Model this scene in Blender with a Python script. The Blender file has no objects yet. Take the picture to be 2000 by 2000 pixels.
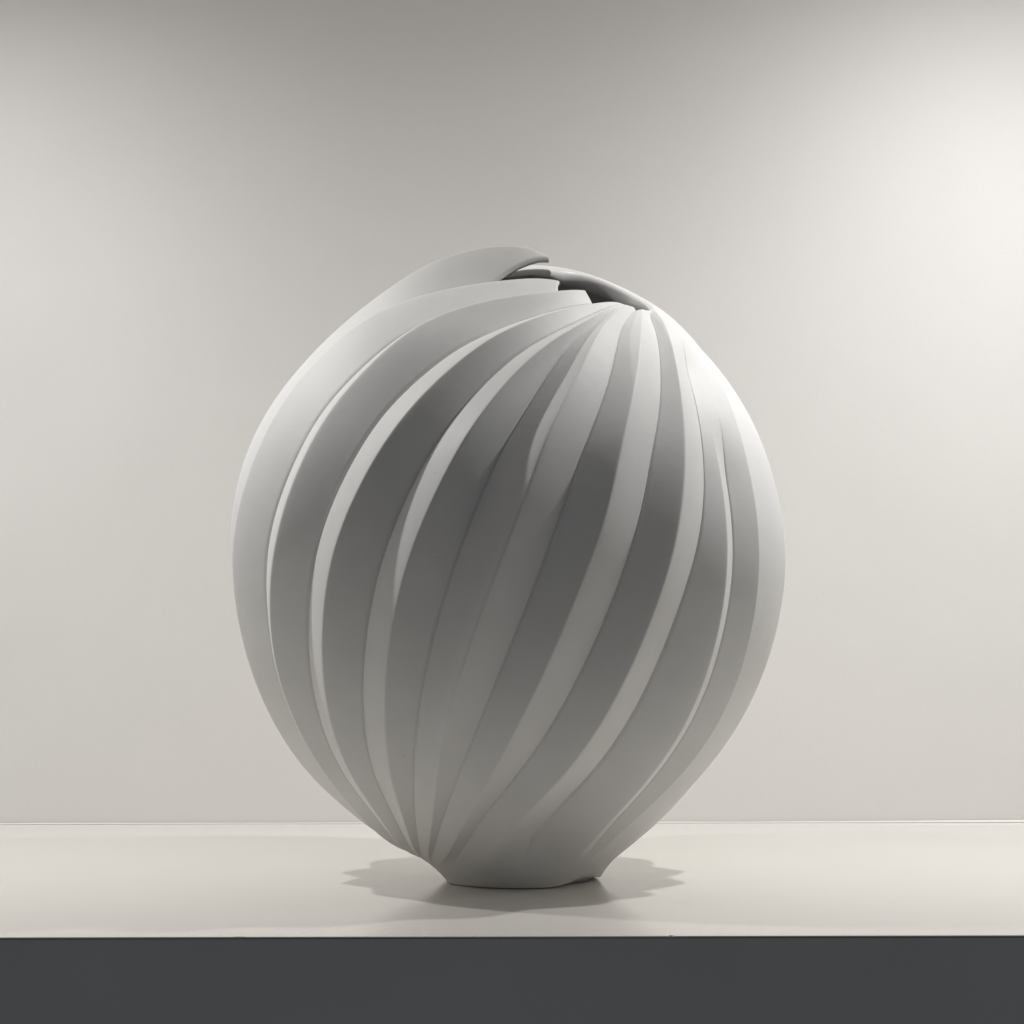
import bpy, math
import numpy as np
from mathutils import Vector

# ------------------------------------------------------------------ camera, world, lamps, exposure
M = .00024            # metres per photograph pixel in the plane of the vessel's axis
D = 1.5               # camera to vessel axis
EYE = 718 * M         # eye height above the shelf top
scene = bpy.context.scene
col = scene.collection

cam_data = bpy.data.cameras.new('camera')
cam_data.sensor_width = 36
cam_data.lens = 36 * (D / M) / 2000
cam_data.clip_start = .01
cam_data.clip_end = 50
cam = bpy.data.objects.new('camera', cam_data)
cam.location = (0, -D, EYE)
cam.rotation_euler = (math.radians(90), math.radians(.12), 0)
col.objects.link(cam)
scene.camera = cam

world = bpy.data.worlds.new('World')
scene.world = world
world.use_nodes = True
bg = world.node_tree.nodes['Background']
bg.inputs['Color'].default_value = (.97, .975, 1.0, 1)
bg.inputs['Strength'].default_value = .092

WALL_Y = .271
FRONT_Y = -.200
LAMPS = [  # puck lights under the added board above: location, power, beam axis
    ((-.312, .036, .53), 7.2, (.0, -.05, -1)),
    ((.284, .052, .53), 8.4, (0, .0, -1)),
    ((-.88, .03, .53), 7.4, (0, 0, -1)),
    ((.85, .03, .53), 7.4, (0, 0, -1)),
]
LAMP_COLOUR = (1.0, .995, .985)
BEAM = [(0, 1.0), (15, .93), (30, .74), (45, .48), (55, .305), (63, .185), (70, .105), (76, .05), (82, .016), (90, 0)]
for loc, power, axis in LAMPS:
    ld = bpy.data.lights.new('downlight', 'POINT')
    ld.energy = power
    ld.shadow_soft_size = .008
    ld.color = LAMP_COLOUR
    ld.use_nodes = True                  # beam and spill of a reflector downlight, by angle from its axis
    nt = ld.node_tree
    em = nt.nodes['Emission']
    tc = nt.nodes.new('ShaderNodeTexCoord')
    neg = nt.nodes.new('ShaderNodeVectorMath'); neg.operation = 'DOT_PRODUCT'
    neg.inputs[1].default_value = Vector(axis).normalized()
    nt.links.new(tc.outputs['Normal'], neg.inputs[0])
    ac = nt.nodes.new('ShaderNodeMath'); ac.operation = 'ARCCOSINE'
    nt.links.new(neg.outputs['Value'], ac.inputs[0])
    mr = nt.nodes.new('ShaderNodeMapRange')
    mr.inputs['From Max'].default_value = math.pi / 2
    nt.links.new(ac.outputs[0], mr.inputs['Value'])
    cu = nt.nodes.new('ShaderNodeFloatCurve')
    c = cu.mapping.curves[0]
    c.points[0].location = (0, BEAM[0][1]); c.points[1].location = (1, BEAM[-1][1])
    for ang, val in BEAM[1:-1]:
        c.points.new(ang / 90, val)
    cu.mapping.update()
    nt.links.new(mr.outputs[0], cu.inputs['Value'])
    nt.links.new(cu.outputs[0], em.inputs['Strength'])
    lo = bpy.data.objects.new('downlight', ld)
    lo.location = loc
    col.objects.link(lo)

vs = scene.view_settings
vs.view_transform = 'Standard'
vs.look = 'None'
vs.exposure = 0
vs.gamma = 1
vs.use_curve_mapping = False
scene.cycles.use_denoising = True
scene.cycles.max_bounces = 12
scene.cycles.diffuse_bounces = 8
scene.cycles.glossy_bounces = 4

# ------------------------------------------------------------------ helpers
def mesh_obj(name, verts, faces, mat, parent=None, smooth=True):
    me = bpy.data.meshes.new(name)
    me.from_pydata([tuple(map(float, v)) for v in verts], [], [tuple(map(int, f)) for f in faces])
    me.update()
    if smooth:
        me.polygons.foreach_set('use_smooth', [True] * len(me.polygons))
    me.materials.append(mat)
    o = bpy.data.objects.new(name, me)
    col.objects.link(o)
    if parent:
        o.parent = parent
    return o

def empty(name, loc=(0, 0, 0)):
    o = bpy.data.objects.new(name, None)
    o.location = loc
    o.empty_display_size = .02
    col.objects.link(o)
    return o

def material(name, base, rough, var=.0, var_scale=40., bump=0., bump_scale=300., coat=0., spec=.5, specks=0.):
    m = bpy.data.materials.new(name)
    m.use_nodes = True
    nt = m.node_tree
    b = nt.nodes['Principled BSDF']
    b.inputs['Roughness'].default_value = rough
    b.inputs['Specular IOR Level'].default_value = spec
    b.inputs['Coat Weight'].default_value = coat
    b.inputs['Coat Roughness'].default_value = .06
    tc = nt.nodes.new('ShaderNodeTexCoord')
    n = nt.nodes.new('ShaderNodeTexNoise')
    n.inputs['Scale'].default_value = var_scale
    n.inputs['Detail'].default_value = 5
    nt.links.new(tc.outputs['Object'], n.inputs['Vector'])
    ramp = nt.nodes.new('ShaderNodeValToRGB')
    ramp.color_ramp.elements[0].position = .3
    ramp.color_ramp.elements[1].position = .7
    ramp.color_ramp.elements[0].color = tuple(c * (1 - var) for c in base) + (1,)
    ramp.color_ramp.elements[1].color = tuple(min(1, c * (1 + var)) for c in base) + (1,)
    nt.links.new(n.outputs['Fac'], ramp.inputs['Fac'])
    out = ramp.outputs['Color']
    if specks:
        v = nt.nodes.new('ShaderNodeTexVoronoi')
        v.inputs['Scale'].default_value = specks
        nt.links.new(tc.outputs['Object'], v.inputs['Vector'])
        lt = nt.nodes.new('ShaderNodeMath'); lt.operation = 'LESS_THAN'
        lt.inputs[1].default_value = .016
        nt.links.new(v.outputs['Distance'], lt.inputs[0])
        sep = nt.nodes.new('ShaderNodeSeparateColor')
        nt.links.new(v.outputs['Color'], sep.inputs['Color'])
        gt = nt.nodes.new('ShaderNodeMath'); gt.operation = 'GREATER_THAN'
        gt.inputs[1].default_value = .55
        nt.links.new(sep.outputs['Red'], gt.inputs[0])
        mu = nt.nodes.new('ShaderNodeMath'); mu.operation = 'MULTIPLY'
        nt.links.new(lt.outputs[0], mu.inputs[0]); nt.links.new(gt.outputs[0], mu.inputs[1])
        mix = nt.nodes.new('ShaderNodeMix'); mix.data_type = 'RGBA'
        mix.inputs['B'].default_value = (.30, .28, .25, 1)
        nt.links.new(mu.outputs[0], mix.inputs['Factor'])
        nt.links.new(out, mix.inputs['A'])
        out = mix.outputs['Result']
    nt.links.new(out, b.inputs['Base Color'])
    if bump:
        n2 = nt.nodes.new('ShaderNodeTexNoise')
        n2.inputs['Scale'].default_value = bump_scale
        n2.inputs['Detail'].default_value = 4
        nt.links.new(tc.outputs['Object'], n2.inputs['Vector'])
        bp = nt.nodes.new('ShaderNodeBump')
        bp.inputs['Strength'].default_value = bump
        bp.inputs['Distance'].default_value = .001
        nt.links.new(n2.outputs['Fac'], bp.inputs['Height'])
        nt.links.new(bp.outputs['Normal'], b.inputs['Normal'])
    return m

MAT_WALL = material('wall_paint', (.80, .79, .775), .65, var=.02, var_scale=7, bump=.08, bump_scale=420)
MAT_SHELF = material('white_laminate', (.82, .79, .738), .15, var=.010, var_scale=14, bump=.02, bump_scale=90, specks=26)
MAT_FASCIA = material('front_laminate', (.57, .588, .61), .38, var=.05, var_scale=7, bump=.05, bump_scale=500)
MAT_CORE = material('laminate_core', (.22, .15, .11), .7, var=.3, var_scale=200)
MAT_BEAD = material('sealant', (.82, .80, .76), .45, var=.01, var_scale=30, bump=.2, bump_scale=120)
MAT_CLAY = material('bisque_porcelain', (.79, .79, .782), .55, var=.02, var_scale=60, bump=.09, bump_scale=220, spec=.35, specks=70)
MAT_GLAZE = material('glazed_porcelain', (.77, .765, .755), .42, var=.01, var_scale=50, spec=.5)

# ------------------------------------------------------------------ setting: wall and shelf
def box(name, x0, x1, y0, y1, z0, z1, mat, parent=None):
    v = [(x0, y0, z0), (x1, y0, z0), (x1, y1, z0), (x0, y1, z0), (x0, y0, z1), (x1, y0, z1), (x1, y1, z1), (x0, y1, z1)]
    f = [(0, 3, 2, 1), (4, 5, 6, 7), (0, 1, 5, 4), (1, 2, 6, 5), (2, 3, 7, 6), (3, 0, 4, 7)]
    return mesh_obj(name, v, f, mat, parent, smooth=False)

wall = box('back_wall', -1.6, 1.6, WALL_Y, WALL_Y + .1, -.5, 1.9, MAT_WALL)
wall['kind'] = 'structure'

added_bounce_board = box('added_bounce_board', -1.6, 1.6, FRONT_Y, WALL_Y - .001, .542, .565, MAT_WALL)  # unseen board added above the frame; carries the lamps, underside adds soft bounce light
added_bounce_board['kind'] = 'structure'

shelf = empty('shelf', (0, FRONT_Y, 0))
shelf['label'] = 'long white laminate shelf with dark shaded front, under the ribbed vessel'
shelf['category'] = 'shelf'
SY = -FRONT_Y   # shelf parts are placed relative to the front edge

def slab(name, y_front, z0, z1, bevel, mat, notches):
    # outline of the front edge with small broken-out notches, extruded back to the wall
    pts = [(-1.5, 0)]
    for x, w, dp in sorted(notches):
        pts += [(x - w / 2, 0), (x - w * .38, dp * .8), (x - w * .05, dp), (x + w * .3, dp * .65), (x + w / 2, 0)]
    pts += [(1.5, 0)]
    back = WALL_Y - FRONT_Y - .0005
    n = len(pts)
    rows = [(0, z0), (0, z1 - bevel), (bevel * .3, z1 - bevel * .3), (bevel, z1)]
    v, f = [], []
    for dy, z in rows:
        v += [(x, y_front + y + dy, z) for x, y in pts]
    for r in range(len(rows) - 1):
        f += [(r * n + i, r * n + i + 1, (r + 1) * n + i + 1, (r + 1) * n + i) for i in range(n - 1)]
    k = len(v)
    v += [(x, back, z1) for x, y in pts]
    t = (len(rows) - 1) * n
    f += [(t + i, t + i + 1, k + i + 1, k + i) for i in range(n - 1)]
    return mesh_obj(name, v, f, mat, shelf, smooth=False)

FS = 1.3 / (D / M)    # metres per pixel at the front edge
nx = lambda px: (px - 1000) * FS
slab('shelf_top', 0, -.0006, 0, .0004, MAT_SHELF,
     [(nx(1310), .0024, .0024), (nx(467), .0064, .0008), (nx(832), .0030, .0003), (nx(925), .0022, .0003), (nx(268), .0015, .0003)])
box('laminate_edge', -1.5, 1.5, .0003, WALL_Y - FRONT_Y - .001, -.0010, -.00062, MAT_CORE, shelf)
box('front_panel', -1.5, 1.5, .0004, .019, -.30, -.00102, MAT_FASCIA, shelf)
box('shelf_core', -1.5, 1.5, .0195, WALL_Y - FRONT_Y - .001, -.06, -.00102, MAT_FASCIA, shelf)

# bead of sealant along the joint, a little uneven
rng = np.random.default_rng(4)
nb = 400
xs = np.linspace(-1.4, 1.4, nb)
wob = np.convolve(rng.normal(0, 1, nb + 20), np.ones(9) / 9, 'same')[10:-10] * .0003
wob = wob * np.where(xs > .15, 1.6, .5)
v, f = [], []
for i in range(nb):
    h = .0006 + .0004 * float(np.clip((xs[i] - .12) / .15, 0, 1)) + wob[i]
    dpt = .0013 + .5 * wob[i]
    for k in range(5):
        a = k / 4 * math.pi / 2
        v.append((xs[i], WALL_Y - FRONT_Y - .0003 - dpt * math.cos(a) * (1 - .25 * math.sin(2 * a)), .0002 + h * math.sin(a) * (1 - .25 * math.sin(2 * a))))
for i in range(nb - 1):
    for k in range(4):
        f.append((i * 5 + k, (i + 1) * 5 + k, (i + 1) * 5 + k + 1, i * 5 + k + 1))
mesh_obj('sealant_bead', v, f, MAT_BEAD, shelf)

# ------------------------------------------------------------------ the vessel's envelope
# cross-sections from the foot (0) to the rim (18): left and right end of each tilted circle
PAIRS = np.array([
    (872, 1717, 1166, 1717), (823, 1675, 1194, 1681), (759, 1642, 1235, 1646), (678, 1575, 1301, 1588), (591, 1497, 1369, 1511),
    (534, 1408, 1440, 1422), (484, 1300, 1499, 1300), (456, 1168, 1532, 1150), (446, 1070, 1533, 1060), (461, 960, 1516, 960),
    (492, 862, 1490, 870), (540, 775, 1458, 805), (612, 692, 1419, 740), (683, 624, 1375, 685), (760, 582, 1338, 645),
    (850, 548, 1310, 620), (945, 530, 1290, 607), (1020, 527, 1278, 603), (1065, 530, 1268, 605)], float)
K = len(PAIRS) - 1
TF = np.radians([0, 0, 0, 0, 0, 0, 0, 0, 0, .5, 1, 2, 3, 4, 5.5, 7, 8, 8.5, 9])
TB = np.radians([0, 0, 0, 0, 0, 0, 0, 0, 0, 1, 2, 3, 5, 7, 10, 13, 15, 17, 18])

def smooth_knots(P, lam):               # take the hand-measured jitter out of the knots
    n = len(P)
    Dm = np.diff(np.eye(n), 3, axis=0)
    return np.linalg.solve(np.eye(n) + lam * Dm.T @ Dm, P)

_A = np.eye(K + 1) * 4 + np.eye(K + 1, k=1) + np.eye(K + 1, k=-1)
_A[0, :3] = (1, 0, 0)
_A[K, :] = 0; _A[K, K] = 1
_B = np.zeros((K + 1, K + 1))
for _i in range(1, K):
    _B[_i, _i - 1:_i + 2] = (6, -12, 6)
_M2 = np.linalg.solve(_A, _B)           # knots -> second derivatives of the natural cubic spline
_cache = {}

def cr(P, u):
    key = id(P)
    if key not in _cache:
        _cache[key] = (P, _M2 @ P)
    m2 = _cache[key][1]
    u = np.asarray(u, float)
    i = np.clip(np.floor(u).astype(int), 0, K - 1)
    t = u - i
    if P.ndim > 1:
        t = t[..., None]
    w = 1 - t
    return w * P[i] + t * P[i + 1] + ((w ** 3 - w) * m2[i] + (t ** 3 - t) * m2[i + 1]) / 6

PAIRS = np.concatenate([PAIRS[:3], smooth_knots(PAIRS[2:], .12)[1:]])
LEAN = np.array([0, .001, .003, .007, .012, .017, .021, .024, .025] + [.025] * 10)   # the body sits a little behind its foot

def S(u, phi):
    q = cr(PAIRS, u)
    a = cr(TF, u)
    a = a + (cr(TB, u) - a) * (.5 - .5 * np.cos(phi))
    z = 0 * a
    L = np.stack([(q[..., 0] - 1000) * M, z, EYE + (1000 - q[..., 1]) * M], -1)
    R = np.stack([(q[..., 2] - 1000) * M, z, EYE + (1000 - q[..., 3]) * M], -1)
    C, e1 = (L + R) / 2, (R - L) / 2
    r = np.linalg.norm(e1, axis=-1)
    fr = np.stack([z, -np.cos(a), -np.sin(a)], -1) * r[..., None]
    P = C + e1 * np.sin(phi)[..., None] + fr * np.cos(phi)[..., None]
    y = cr(LEAN, u)
    k = (1 + y / D)[..., None]
    P = P * k
    P[..., 1] += y
    P[..., 2] -= EYE * (k[..., 0] - 1)
    return P

def normal(u, phi):
    e = 2e-3
    du = S(np.minimum(u + e, K), phi) - S(np.maximum(u - e, 0), phi)
    dp = S(u, phi + e) - S(u, phi - e)
    n = np.cross(dp, du)
    return n / np.linalg.norm(n, axis=-1, keepdims=True)

def radius(u):
    q = cr(PAIRS, u)
    return np.hypot(q[..., 2] - q[..., 0], q[..., 3] - q[..., 1]) / 2 * M

# ------------------------------------------------------------------ crest lines (degrees) at the cross-sections
N = 20
CREST = {
    1: [-120.3, -108.2, -94.3, -83.4, -78.5, -77.5, -77.3, -76.4, -74.2, -71.3, -69.6, -69.6, -69.2, -67.7, -64.7, -58.5, -52.6, -49.3, -45.3],
    2: [-104.3, -91.4, -77.0, -65.3, -59.7, -58.8, -58.2, -55.6, -52.2, -49.1, -46.4, -44.3, -41.6, -37.9, -33.1, -25.2, -16.7, -12.6, -14.8],
    3: [-118.6, -85.6, -62.2, -50.0, -46.0, -44.3, -41.9, -38.7, -35.0, -30.8, -26.5, -22.2, -16.9, -9.9, -1.5, 7.3, 15.8, 23.1, 29.0],
    4: [-104.6, -73.6, -50.9, -37.8, -32.0, -28.7, -25.7, -22.1, -18.0, -13.7, -9.4, -5.1, 0.2, 7.7, 16.0, 22.4, 26.7, 31.7, 38.0],
    5: [-92.6, -63.8, -41.2, -26.2, -18.6, -14.2, -9.7, -4.7, 0.0, 4.1, 7.8, 11.5, 15.8, 20.4, 24.8, 29.4, 34.7, 40.1, 45.0],
    6: [-79.1, -51.8, -29.8, -14.4, -4.9, 1.4, 7.1, 12.4, 17.2, 21.2, 24.7, 28.3, 32.5, 37.4, 42.5, 46.9, 50.5, 53.8, 57.0],
    7: [-25.9, -18.1, -8.6, 2.8, 13.2, 20.2, 25.4, 30.1, 34.2, 37.8, 40.9, 43.9, 47.6, 52.9, 59.5, 65.9, 71.0, 75.1, 79.0],
    8: [28.2, 32.3, 34.5, 37.7, 42.0, 45.1, 46.9, 48.3, 49.7, 51.4, 53.2, 55.9, 60.8, 67.9, 75.9, 83.0, 89.0, 94.1, 99.0],
    9: [38.2, 42.5, 45.5, 50.0, 55.8, 59.4, 60.1, 59.9, 60.3, 61.5, 63.3, 66.4, 71.8, 79.4, 88.1, 96.8, 104.0, 110.1, 116.0],
}
tab = np.zeros((N + 2, K + 1))          # index 1..21, 21 is rib 1 again
for i in range(1, 10):
    tab[i] = CREST[i]
tab[21] = tab[1] + 360
for i in range(10, 21):                 # ribs round the back, evenly spread
    t = (i - 9) / 12
    tab[i] = tab[9] * (1 - t) + tab[21] * t
tab[20, :] = tab[21] - 19
tab[20, 13:] = 360 + np.array([-88, -88, -88, -90, -93, -96])
for i in range(10, 20):
    t = (i - 9) / 11
    tab[i] = tab[9] * (1 - t) + tab[20] * t
for i in range(10, 21):
    tab[i] = smooth_knots(tab[i], .3)
CR = [np.ascontiguousarray(r) for r in np.radians(tab)]

F0 = np.array([.35, .35, .35, .36, .42, .48, .51, .53, .54, .55, .56, .56, .57, .57, .57, .55, .5, .5, .5])
FRAC = {i: F0 for i in range(0, N + 1)}
FRAC[2] = np.array([.36, .35, .34, .34, .37, .45, .50, .53, .54, .54, .54, .53, .55, .57, .56, .52, .49, .48, .48])
FRAC[3] = np.array([.40, .40, .39, .39, .41, .47, .52, .55, .57, .57, .57, .57, .56, .56, .57, .58, .58, .57, .55])
FRAC[4] = np.array([.24, .23, .24, .31, .41, .46, .47, .48, .48, .47, .46, .46, .43, .36, .29, .26, .26, .28, .30])
FRAC[5] = np.array([.23, .22, .22, .29, .38, .45, .48, .50, .50, .51, .54, .56, .56, .53, .48, .45, .44, .45, .46])
FRAC[6] = np.array([.34, .33, .33, .36, .42, .48, .51, .53, .54, .56, .59, .65, .70, .73, .74, .73, .70, .66, .62])
FRAC[7] = np.array([.42, .42, .43, .45, .46, .45, .46, .50, .58, .65, .69, .70, .68, .66, .65, .63, .60, .55, .5])
FRAC[8] = np.array([.5, .5, .5, .5, .49, .46, .43, .40, .38, .36, .35, .35, .36, .4, .45, .5, .5, .5, .5])
FRAC[9] = np.array([.19] * 13 + [.22, .28, .34, .4, .45, .5])

# where a groove dies out below the rim (start, end in section units)
FADE = {0: (30, 31), 1: (30, 31), 2: (30, 31), 3: (15.2, 18.5), 4: (14.3, 16.6), 5: (16.5, 20), 6: (16.0, 17.6),
        7: (12.2, 13.9), 8: (9.2, 11.0), 9: (13.0, 14.6)}
for i in range(10, 15):
    FADE[i] = (12.5, 14.5)
for i in range(15, 19):
    FADE[i] = (13.5, 15.5)
FADE[19] = (16.5, 19)
UV = {19: 16.6, 0: 15.9, 1: 17.2, 2: 17.0, 3: 17.75, 4: 17.8, 5: 16.8, 6: 17.2}    # rim height of each groove
CT = {1: 17.85, 2: 17.95, 4: 17.5, 5: 17.3}                                         # rim height of a crest
PROUD = np.array([0] * 13 + [3, 16, 37, 47, 44, 28], float) * M         # the tall rib lifts off the shoulder

def sstep(a, b, x):
    t = np.clip((x - a) / (b - a), 0, 1)
    return t * t * (3 - 2 * t)

def crest(i, u):                        # any integer i, continuous round the vessel
    k = (i - 1) % N + 1
    return cr(CR[k], u) + 2 * math.pi * ((i - k) // N)

def merged(i, u):
    g7, d7 = groove(i - 1, u)
    return sstep(5.0, 10.8, u), g7, d7

def groove(i, u):                       # groove between rib i and i+1: angle and depth
    k = (i - 1) % N + 1
    kk = 0 if k == N else k
    a, b = crest(i, u), crest(i + 1, u)
    fr = cr(FRAC[kk], u)
    sp = (b - a) * radius(u)
    d = .205 * np.minimum(sp, .045) * sstep(*((.7, 2.4) if 2 <= kk <= 7 else (1.2, 3.0)), u) * (1 - sstep(*FADE[kk], u))
    if kk == 8:
        q, g7, d7 = merged(i, u)        # rib 8 is a small step on the broad left face of rib 9
        t = fr * (b - a) + a
        d = d * (1 - .28 * q) + q * d7 * (1 - (t - g7) / (b - g7))
    if kk == 9:
        d = d * 1.05
    if kk == 4:
        d = d * (1 + .5 * sstep(7.5, 11, u))
    if kk == 5:
        d = d * (1 - .22 * sstep(8, 12, u))
    return a + (b - a) * fr, d

half = np.array([0, .012, .03, .06, .11, .2, .34, .5, .66, .8, .9, .945, .965, .985, 1.0])
SS = np.concatenate([-half[::-1], half[1:]])
EPS = .028
def ridge(s):                           # 0 at the crest, 1 in the groove, edge slightly eased
    s = abs(s)
    g = (math.sqrt(s * s + EPS * EPS) - EPS) / (math.sqrt(1 + EPS * EPS) - EPS)
    return g + .08 * float(sstep(.945, 1.0, s))

U_FOOT = 1.5
def column(i, s, u):
    c = crest(i, u)
    if s < 0:
        gph, d = groove(i - 1, u)
    else:
        gph, d = groove(i, u)
    phi = c + (gph - c) * abs(s)
    dep = d * ridge(s)
    if (i - 1) % N + 1 == 8:
        q, g7, d7 = merged(i, u)
        c9 = crest(i + 1, u)
        top8 = q * d7 * (1 - (c - g7) / (c9 - g7))
        dep = top8 + (d - top8) * ridge(s)
    if (i - 1) % N + 1 == N:
        dep = dep - cr(PROUD, u) * (1 - abs(s)) ** .8
    return phi, dep

def col_top(i, s):
    k = (i - 1) % N + 1
    kv = (k if s >= 0 else k - 1) % N
    v = UV.get(kv, 18.0)
    w = abs(s) ** (.9 if k in (1, 2, 3, 6, 20) else 1.4)
    return CT.get(k, 18.0) * (1 - w) + v * w

vessel = empty('carved_vessel', (.0, 0, 0))
vessel['label'] = 'round white porcelain vessel carved with spiralling sharp ribs, standing on the shelf'
vessel['category'] = 'vase'

NR = 170
W = np.linspace(0, 1, NR)
cols = []                               # one entry for each column round the vessel
for i in range(1, N + 1):
    verts = []
    for s in SS:
        top = col_top(i, s)
        u = U_FOOT + (top - U_FOOT) * W
        phi, dep = column(i, s, u)
        verts.append(S(u, phi) - normal(u, phi) * dep[:, None])
        cols.append((i, s, top))
    V = np.concatenate(verts)
    F = []
    for a in range(len(SS) - 1):
        for r in range(NR - 1):
            F.append((a * NR + r, (a + 1) * NR + r, (a + 1) * NR + r + 1, a * NR + r + 1))
    o = mesh_obj('rib', V, F, MAT_CLAY, vessel)
    if i == N:
        o['label'] = 'tall rib curling up above the rim at the top left'
cols = [c for c in cols if c[1] < 1]    # the last column of a rib is the first of the next
NC = len(cols)

# foot: the ribs melt into a plain flared base, slightly flattened in plan
us = np.concatenate([[0, .04, .1, .2], np.linspace(.35, U_FOOT, 12)])
cen = np.array([S(np.array([u, u]), np.array([0, math.pi])).mean(0) for u in us])
kf = (1 - np.minimum(1, us / 1.2)) ** 2
FLAT = ((-88, 28, .06), (51, 30, .12), (97, 26, .05), (140, 40, .04), (200, 45, .05), (262, 40, .04))
fc = []
for i, s, top in cols:
    phi, dep = column(i, s, us)
    p = S(us, phi) - normal(us, phi) * dep[:, None]
    dg = np.degrees(phi)
    dl = lambda a0: (dg - a0 + 180) % 360 - 180
    flat = sum(am * np.exp(-(dl(a0) / wd * 1.6) ** 2) for a0, wd, am in FLAT)
    p = cen + (p - cen) * (1 + kf * (.075 - flat))[:, None]
    p[:, 2] += kf * .0030 * np.exp(-(dl(60) / 28) ** 2)
    fc.append(p)
rings = list(np.array(fc).transpose(1, 0, 2))
for r in rings:
    r[:, 2] = np.maximum(r[:, 2], .0004)
b0 = rings[0].copy()
c0 = b0.mean(0)
zb = b0[:, 2].copy()
low1 = c0 + (b0 - c0) * .985; low1[:, 2] = np.maximum(zb - .0002, .0003)
low2 = c0 + (b0 - c0) * .90; low2[:, 2] = np.maximum(zb - .0001, .0003)
low3 = c0 + (b0 - c0) * .86; low3[:, 2] = .0003
rings = [low3, low2, low1] + rings
V = np.concatenate(rings + [np.array([[c0[0], c0[1], .0003]])])
F = []
for r in range(len(rings) - 1):
    for a in range(NC):
        b = (a + 1) % NC
        F.append((r * NC + a, r * NC + b, (r + 1) * NC + b, (r + 1) * NC + a))
ctr = len(V) - 1
F += [(ctr, (a + 1) % NC, a) for a in range(NC)]
mesh_obj('foot', V, F, MAT_CLAY, vessel)

# rim and glazed inside, one continuous sheet; the lip on the far right is thick and rolled
NRIM = 9
rings = [[] for _ in range(NRIM + 22)]
deltas = np.linspace(.08, 1, 22) ** 1.5 * 15.5
for i, s, top in cols:
    ut = np.array([top])
    phi, dep = column(i, s, ut)
    n = normal(ut, phi)[0]
    p = S(ut, phi)[0] - n * dep[0]
    ub = np.array([top - .05])
    phb, deb = column(i, s, ub)
    q = S(ub, phb)[0] - normal(ub, phb)[0] * deb[0]
    t = p - q
    t = t / np.linalg.norm(t)
    dg = math.degrees(phi[0]) % 360
    th = .0028 + .0052 * float(sstep(75, 130, dg)) * (1 - float(sstep(225, 262, dg)))
    for k in range(NRIM):
        a = math.pi * k / (NRIM - 1)
        rings[k].append(p - n * th * .5 * (1 - math.cos(a)) + t * th * .42 * math.sin(a))
    u = np.maximum(top - deltas, 1.6)
    bl = sstep(0, 2.2, deltas)
    ph = np.full_like(u, float(phi[0]))
    off = th + float(dep[0]) * (1 - bl) + (np.minimum(.0105, .085 * radius(u)) - (th - .0028)) * bl
    P = S(u, ph) - normal(u, ph) * off[:, None]
    for k in range(22):
        rings[NRIM + k].append(P[k])
V = np.concatenate([np.array(r) for r in rings])
F = []
for r in range(len(rings) - 1):
    for a in range(NC):
        b = (a + 1) % NC
        F.append((r * NC + a, r * NC + b, (r + 1) * NC + b, (r + 1) * NC + a))
F.append(tuple((len(rings) - 1) * NC + a for a in range(NC)))
o = mesh_obj('glazed_interior', V, F, MAT_GLAZE, vessel)
o['label'] = 'glossy glazed inside wall and rim'
